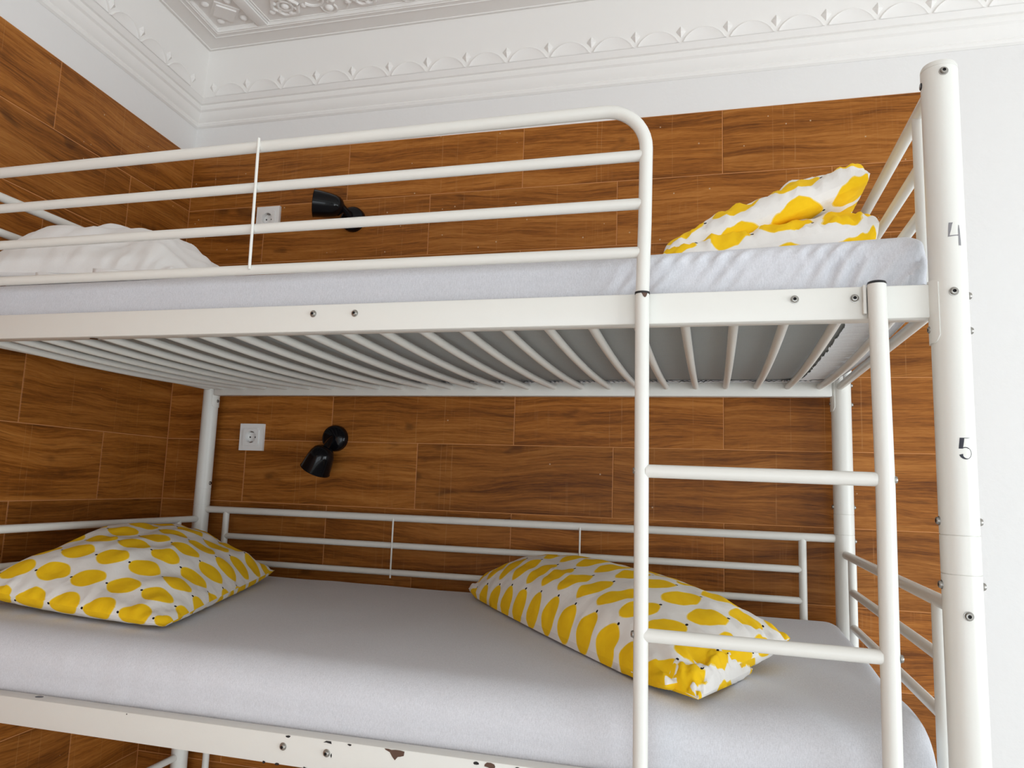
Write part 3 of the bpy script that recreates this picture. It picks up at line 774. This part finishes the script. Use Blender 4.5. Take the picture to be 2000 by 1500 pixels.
o = obj('mattress_cover', mb, COVER, m1); o['label'] = 'bare dark grey underside of the mattress inside the sheet hem'
# elastic hem gathered under the upper mattress
def hem():
    mb = MB()
    A0, A1, B0, B1 = -1.875, -0.034, 0.042, 0.888
    per = []; n = 2400
    Lx, Ly = A1 - A0, B1 - B0; tot = 2 * (Lx + Ly)
    vs = []; m = 5
    for i in range(n):
        s = tot * i / n
        if s < Ly: p = (A1, B0 + s); nx = (-1, 0); wd = 0.075
        elif s < Ly + Lx: p = (A1 - (s - Ly), B1); nx = (0, -1); wd = 0.030
        elif s < 2 * Ly + Lx: p = (A0, B1 - (s - Ly - Lx)); nx = (1, 0); wd = 0.06
        else: p = (A0 + (s - 2 * Ly - Lx), B0); nx = (0, 1); wd = 0.034
        # widen round the corners so the inner edge curves
        dc = min(math.hypot(p[0] - x, p[1] - y) for x in (A0, A1) for y in (B0, B1))
        wd += 0.05 * max(0, 1 - dc / 0.14) ** 2
        wd += 0.004 * fbm(s * 30, 0, 7)
        for k in range(m):
            q = k / (m - 1); a = p[0] + nx[0] * wd * q; b = p[1] + nx[1] * wd * q
            if nx[0]: b += 0.05 * max(0, 1 - (b - B0) / 0.09) * q * 0.6 - 0.05 * max(0, 1 - (B1 - b) / 0.09) * q * 0.6
            rip = 0.0042 * fbm(s * 70, q * 2.5, 3) + 0.0022 * math.sin(s * 500 + 6 * fbm(s * 9, 1, 4))
            vs.append(L(a, b, up_bot(a, b) - 0.0042 + rip * (1 - 0.5 * q) - (0.0022 if k == m - 1 else 0)))
    mb.add(vs, [(i * m + k, ((i + 1) % n) * m + k, ((i + 1) % n) * m + k + 1, i * m + k + 1) for i in range(n) for k in range(m - 1)])
    o = obj('elastic_hem', mb, HEM, m1, ang=80); o['label'] = 'pale gathered elastic hem of the fitted sheet'
hem()

# ================================================================= PILLOWS
LEM_A = make_lemon('lemon_print_pillowcase', 0.092, 0.083, 0, -6)
LEM_B = make_lemon('lemon_print_rolled_cover', 0.098, 0.078, 180, 8, 0.0, -0.056)
LEM_C = make_lemon('lemon_print_folded_cover', 0.112, 0.092, 180, 8, 0.0, 0.02)
def pillow(cor, H, Hb, ground, nu=72, nv=72, bow=0.06, p=2.2, q=0.75, wr=0.006, seed=0.0, peak=(0.5, 0.5), size=None, gather=0.010, fold=None, sharp=1.0, cont='v'):
    """cor: bed coordinates of the seam corners (s0t0, s1t0, s1t1, s0t1)"""
    c = [Vector(x) for x in cor]
    lu = ((c[1] - c[0]).length + (c[2] - c[3]).length) / 2; lv = ((c[3] - c[0]).length + (c[2] - c[1]).length) / 2
    mb = MB(); mb.uv = []
    def ease(x): return 0.5 - 0.5 * math.cos(PI * x)
    def remap(x, pk):                                 # moves the crown off the middle
        return x / pk * 0.5 if x < pk else 0.5 + (x - pk) / (1 - pk) * 0.5
    def pt(s, t, side):
        S_, T_ = 2 * s - 1, 2 * t - 1
        s2 = 0.5 + (s - 0.5) * (1 - bow * (1 - T_ * T_)); t2 = 0.5 + (t - 0.5) * (1 - bow * (1 - S_ * S_))
        base = c[0] * (1 - s2) * (1 - t2) + c[1] * s2 * (1 - t2) + c[2] * s2 * t2 + c[3] * (1 - s2) * t2
        rs, rt = 2 * remap(s, peak[0]) - 1, 2 * remap(t, peak[1]) - 1
        pr = (max(0, 1 - abs(rs) ** p) * max(0, 1 - abs(rt) ** p)) ** q
        edge = min(1 - abs(S_), 1 - abs(T_)); e = math.exp(-edge * 9) * (1 - math.exp(-edge * 60))
        wv = wr * fbm(s * 5.0, t * 5.0, seed) * min(1, edge * 4) + wr * 0.5 * fbm(s * 13, t * 11, seed + 3) * min(1, edge * 5)
        par = t if (1 - abs(S_)) < (1 - abs(T_)) else s
        wv += gather * e * fbm(par * 26, 0.7 * edge * 10, seed + 8)
        z = base.z + (H * pr ** sharp + wv if side > 0 else -Hb * pr ** 0.6 + wv * 0.2)
        a, b = base.x, base.y
        if fold: a, b, z = fold(s, t, a, b, z, side)
        z = max(z, ground(a, b) + (0.0012 if side < 0 else 0.0020))
        return (a, b, z)
    par_s = [ease(i / nu) * 0.6 + i / nu * 0.4 for i in range(nu + 1)]; par_t = [ease(j / nv) * 0.6 + j / nv * 0.4 for j in range(nv + 1)]
    idx = {}; rimV = None
    for side in (1, -1):
        G = [[Vector(pt(s_, t_, side)) for t_ in par_t] for s_ in par_s]
        ci, cj = nu // 2, nv // 2
        # the print lies on the cloth: measured along the surface from its middle
        Uc = [[0.0] * (nv + 1) for _ in range(nu + 1)]; Vc = [[0.0] * (nv + 1) for _ in range(nu + 1)]
        for j in range(nv + 1):
            for i in range(ci + 1, nu + 1): Uc[i][j] = Uc[i - 1][j] + (G[i][j] - G[i - 1][j]).length
            for i in range(ci - 1, -1, -1): Uc[i][j] = Uc[i + 1][j] - (G[i][j] - G[i + 1][j]).length
        for i in range(nu + 1):
            for j in range(cj + 1, nv + 1): Vc[i][j] = Vc[i][j - 1] + (G[i][j] - G[i][j - 1]).length
            for j in range(cj - 1, -1, -1): Vc[i][j] = Vc[i][j + 1] - (G[i][j] - G[i][j + 1]).length
        if side > 0: rimU = [(abs(Uc[0][j]), abs(Uc[nu][j])) for j in range(nv + 1)]
        elif cont == 'u':
            for j in range(nv + 1):
                lo_, hi_ = abs(Uc[0][j]), abs(Uc[nu][j])
                for i in range(nu + 1):
                    Uc[i][j] = (rimU[j][1] + hi_ - Uc[i][j]) if i >= ci else -(rimU[j][0] + lo_ + Uc[i][j])
        if side > 0: rimV = [(abs(Vc[i][0]), abs(Vc[i][nv])) for i in range(nu + 1)]
        elif cont == 'v':                             # the underside carries the print on round the front and back edges
            for i in range(nu + 1):
                lo_, hi_ = abs(Vc[i][0]), abs(Vc[i][nv])
                for j in range(nv + 1):
                    Vc[i][j] = (rimV[i][1] + hi_ - Vc[i][j]) if j >= cj else -(rimV[i][0] + lo_ + Vc[i][j])
        for i in range(nu + 1):
            for j in range(nv + 1):
                idx[(side, i, j)] = len(mb.v); mb.v.append(L(*G[i][j])); mb.uv.append((Uc[i][j], Vc[i][j]))
        for i in range(nu):
            for j in range(nv):
                fq = (idx[(side, i, j)], idx[(side, i + 1, j)], idx[(side, i + 1, j + 1)], idx[(side, i, j + 1)])
                mb.f.append(fq if side > 0 else fq[::-1])
    return mb
def place(mb, name, m, label, cat, group=None, base=(0, 0, 0)):
    o = obj(name, mb, m, ang=80, loc=(BX, BY, 0), rot=(0, 0, BROT)); return tag(o, label, cat, group)
# lower bunk, left: flat pillow in a lemon case
low_g = lambda a, b: low_top(a, b) + 0.006
pl = pillow([(-1.895, 0.19, -1.135), (-1.555, 0.12, -1.186), (-1.345, 0.825, -1.208), (-1.898, 0.800, -1.172)], 0.110, 0.06, low_g, bow=0.02, p=2.6, q=0.80, wr=0.014, seed=2.0, peak=(0.32, 0.36), gather=0.014)
place(pl, 'pillow', LEM_A, 'plump square pillow in a lemon-print case at the left end of the lower bunk', 'pillow')
# lower bunk, right: long pillow in a lemon case, its open end bunched towards the ladder
pr_ = pillow([(-0.955, 0.14, -1.195), (-0.70, 0.05, -1.17), (-0.185, 0.57, -1.180), (-0.395, 0.872, -1.212)], 0.106, 0.05, low_g, nv=110, bow=-0.05, p=2.6, q=0.55, wr=0.010, seed=5.0, peak=(0.45, 0.40), gather=0.020, cont='u')
o_lr = place(pr_, 'pillow', LEM_B, 'long pillow in a lemon-print case lying slantwise behind the ladder on the lower bunk', 'pillow')
# the open end of its case, bunched under the near corner
fl = pillow([(-0.455, 0.800, -1.214), (-0.355, 0.640, -1.200), (-0.258, 0.705, -1.212), (-0.345, 0.885, -1.222)], 0.040, 0.02, low_g, nu=40, nv=40, bow=0.02, p=2.6, q=0.45, wr=0.016, seed=21.0, gather=0.020)
o = obj('pillowcase_flap', fl, LEM_B, o_lr, ang=80); o['label'] = 'bunched open end of the lemon-print case'
# upper bunk, left: white pillow
up_g = lambda a, b: up_top(a, b) + 0.002
pw = pillow([(-1.893, 0.22, -0.45), (-1.52, 0.20, -0.510), (-1.33, 0.890, -0.524), (-1.896, 0.895, -0.500)], 0.172, 0.03, up_g, bow=0.03, p=2.6, q=0.75, wr=0.024, seed=9.0, peak=(0.28, 0.52), gather=0.014)
ow = place(pw, 'pillow', WPIL, 'rumpled white pillow at the left end of the top bunk', 'pillow')
def flap(a_, wd, h):
    mb = MB(); n = 10
    def P(u, v):
        a = a_ + wd * u; k = math.sin(PI * min(1, u * 1.3)) if u < 0.77 else 1 - u
        return L(a + 0.012 * v, 0.888 + 0.010 * math.sin(3 * u) + 0.012 * v * (1 - u), up_top(a, 0.88) + 0.001 + h * v * (1 - 0.75 * u))
    mb.grid(P, n, 6)
    o = obj('pillowcase_flap', mb, WPIL, ow); md = o.modifiers.new('thickness', 'SOLIDIFY'); md.thickness = 0.0016
    return o
flap(-1.690, 0.11, 0.020); flap(-1.545, 0.13, 0.022)
# upper bunk, right: folded lemon-print cover
lo = pillow([(-0.440, 0.44, -0.515), (-0.045, 0.40, -0.450), (-0.052, 0.77, -0.458), (-0.415, 0.80, -0.520)], 0.052, 0.060, up_g, bow=0.02, p=3.2, q=0.36, wr=0.020, seed=12.0, peak=(0.55, 0.5), gather=0.022)
hi = pillow([(-0.440, 0.46, -0.500), (-0.052, 0.42, -0.345), (-0.058, 0.74, -0.358), (-0.410, 0.78, -0.505)], 0.058, 0.030, up_g, bow=0.02, p=3.2, q=0.38, wr=0.020, seed=15.0, peak=(0.52, 0.5), gather=0.022)
o_ = len(lo.v); lo.v += hi.v; lo.uv += [(u + 0.31, v + 0.13) for u, v in hi.uv]; lo.f += [tuple(i + o_ for i in f_) for f_ in hi.f]
place(lo, 'folded_cover', LEM_C, 'folded lemon-print bed cover at the right end of the top bunk', 'bed cover')

# ================================================================= WALL LAMPS AND SOCKETS
def socket(x, z, label):
    s = empty('wall_socket', (x, 0, z + Z0)); tag(s, label, 'socket', None)
    w_ = 0.0435
    fr = MB()
    for q_ in ((-w_, w_, 0.0265, w_), (-w_, w_, -w_, -0.0265), (-w_, -0.0265, -0.0265, 0.0265), (0.0265, w_, -0.0265, 0.0265)): fr.box(q_[0], q_[1], -0.010, 0.001, q_[2], q_[3])
    obj('frame_plate', fr, SOCK, s, ang=30)
    ins = MB(); 
    # insert plate with a round well
    n = 28; q = 0.0285; yo = -0.0145; R1 = 0.0195
    outer = []
    for k in range(n):
        t = 2 * PI * k / n; c_, s_ = math.cos(t), math.sin(t); m_ = max(abs(c_), abs(s_)); outer.append((q * c_ / m_, q * s_ / m_))
    vs = [(x_, -0.009, z_) for x_, z_ in outer] + [(x_ * 0.985, yo, z_ * 0.985) for x_, z_ in outer] + [(R1 * math.cos(2 * PI * k / n), yo, R1 * math.sin(2 * PI * k / n)) for k in range(n)]
    vs += [(R1 * 0.93 * math.cos(2 * PI * k / n), -0.001, R1 * 0.93 * math.sin(2 * PI * k / n)) for k in range(n)] + [(0, -0.001, 0)]
    fs = [(r_ * n + k, r_ * n + (k + 1) % n, (r_ + 1) * n + (k + 1) % n, (r_ + 1) * n + k) for r_ in range(3) for k in range(n)] + [(3 * n + k, 3 * n + (k + 1) % n, 4 * n) for k in range(n)]
    ins.add(vs, fs); i_ = obj('insert', ins, SOCK, s, ang=30)
    for dx in (-0.0095, 0.0095):
        obj('pin_hole', MB().lathe([(0, 0.0), (0.0027, 0.0), (0.0027, 0.0006), (0, 0.0006)], 10, (dx, -0.0012, 0), (0, -1, 0)), DARK, i_)
    for sz in (1, -1):
        obj('earth_clip', MB().box(-0.0035, 0.0035, -0.011, -0.001, sz * 0.0165 - 0.0012, sz * 0.0165 + 0.0012), STEEL, i_, smooth=False)
    return s
socket(0.3235, -0.0505, 'white wall socket beside the upper black lamp, seen through the guard rail')
socket(0.3285, -0.7910, 'white wall socket beside the lower black lamp, under the top bunk')
def lamp(base, head, d, label, rb=0.0415, ln=0.090, ro=0.0445):
    """base: point on the wall (x, z); head: centre of the shade's narrow end; d: direction the shade opens"""
    e = empty('wall_lamp', (base[0], 0, base[1] + Z0)); tag(e, label, 'lamp', None)
    obj('base', MB().lathe([(0.0, 0.0), (rb, 0.0), (rb, 0.012), (rb * 0.97, 0.018), (rb * 0.88, 0.0225), (rb * 0.70, 0.026), (0.0, 0.028)], 32, (0, 0.0, 0), (0, -1, 0)), LAMPB, e, ang=35)
    H = Vector(head); D = Vector(d).normalized()
    j = Vector((0, -0.024, 0))
    obj('joint', MB().tube([j, j.lerp(H, 0.5), H + D * 0.004], 0.011, 12), LAMPB, e)
    sh = MB(); pr = []
    for k, (r_, h) in enumerate(((0.0, -0.003), (0.012, -0.002), (0.0205, 0.002), (0.0285, 0.010), (0.0340, 0.023), (0.0375, 0.039), (0.0400, 0.056), (0.0418, 0.072), (0.043, 0.084), (0.0445, 0.085), (0.042, 0.085))): pr.append((r_ * ro / 0.043, h * ln / 0.084))
    pr += [(x * 0.94 - 0.0005, h - 0.001) for x, h in [(ro, ln), (0.0385 * ro / 0.043, 0.066 * ln / 0.084), (0.032 * ro / 0.043, 0.042 * ln / 0.084), (0.024 * ro / 0.043, 0.018 * ln / 0.084)]] + [(0, 0.006)]
    shade = obj('shade', sh.lathe(pr, 36, tuple(H), tuple(D)), LAMPB, e, ang=40)
    obj('bulb', MB().lathe([(0, 0.008), (0.012, 0.010), (0.014, 0.030), (0.020, 0.048), (0.020, 0.056), (0, 0.062)], 18, tuple(H), tuple(D)), SOCK, shade)
    return e
lamp((0.641, -0.0710), (-0.010, -0.060, 0.024), (-0.92, -0.38, 0.05), 'black spot lamp over the top bunk, its shade turned left behind the guard rail')
lamp((0.629, -0.7900), (0.004, -0.074, -0.032), (-0.45, 0.16, -0.85), 'black spot lamp under the top bunk, its shade turned down', 0.0415, 0.078, 0.0465)
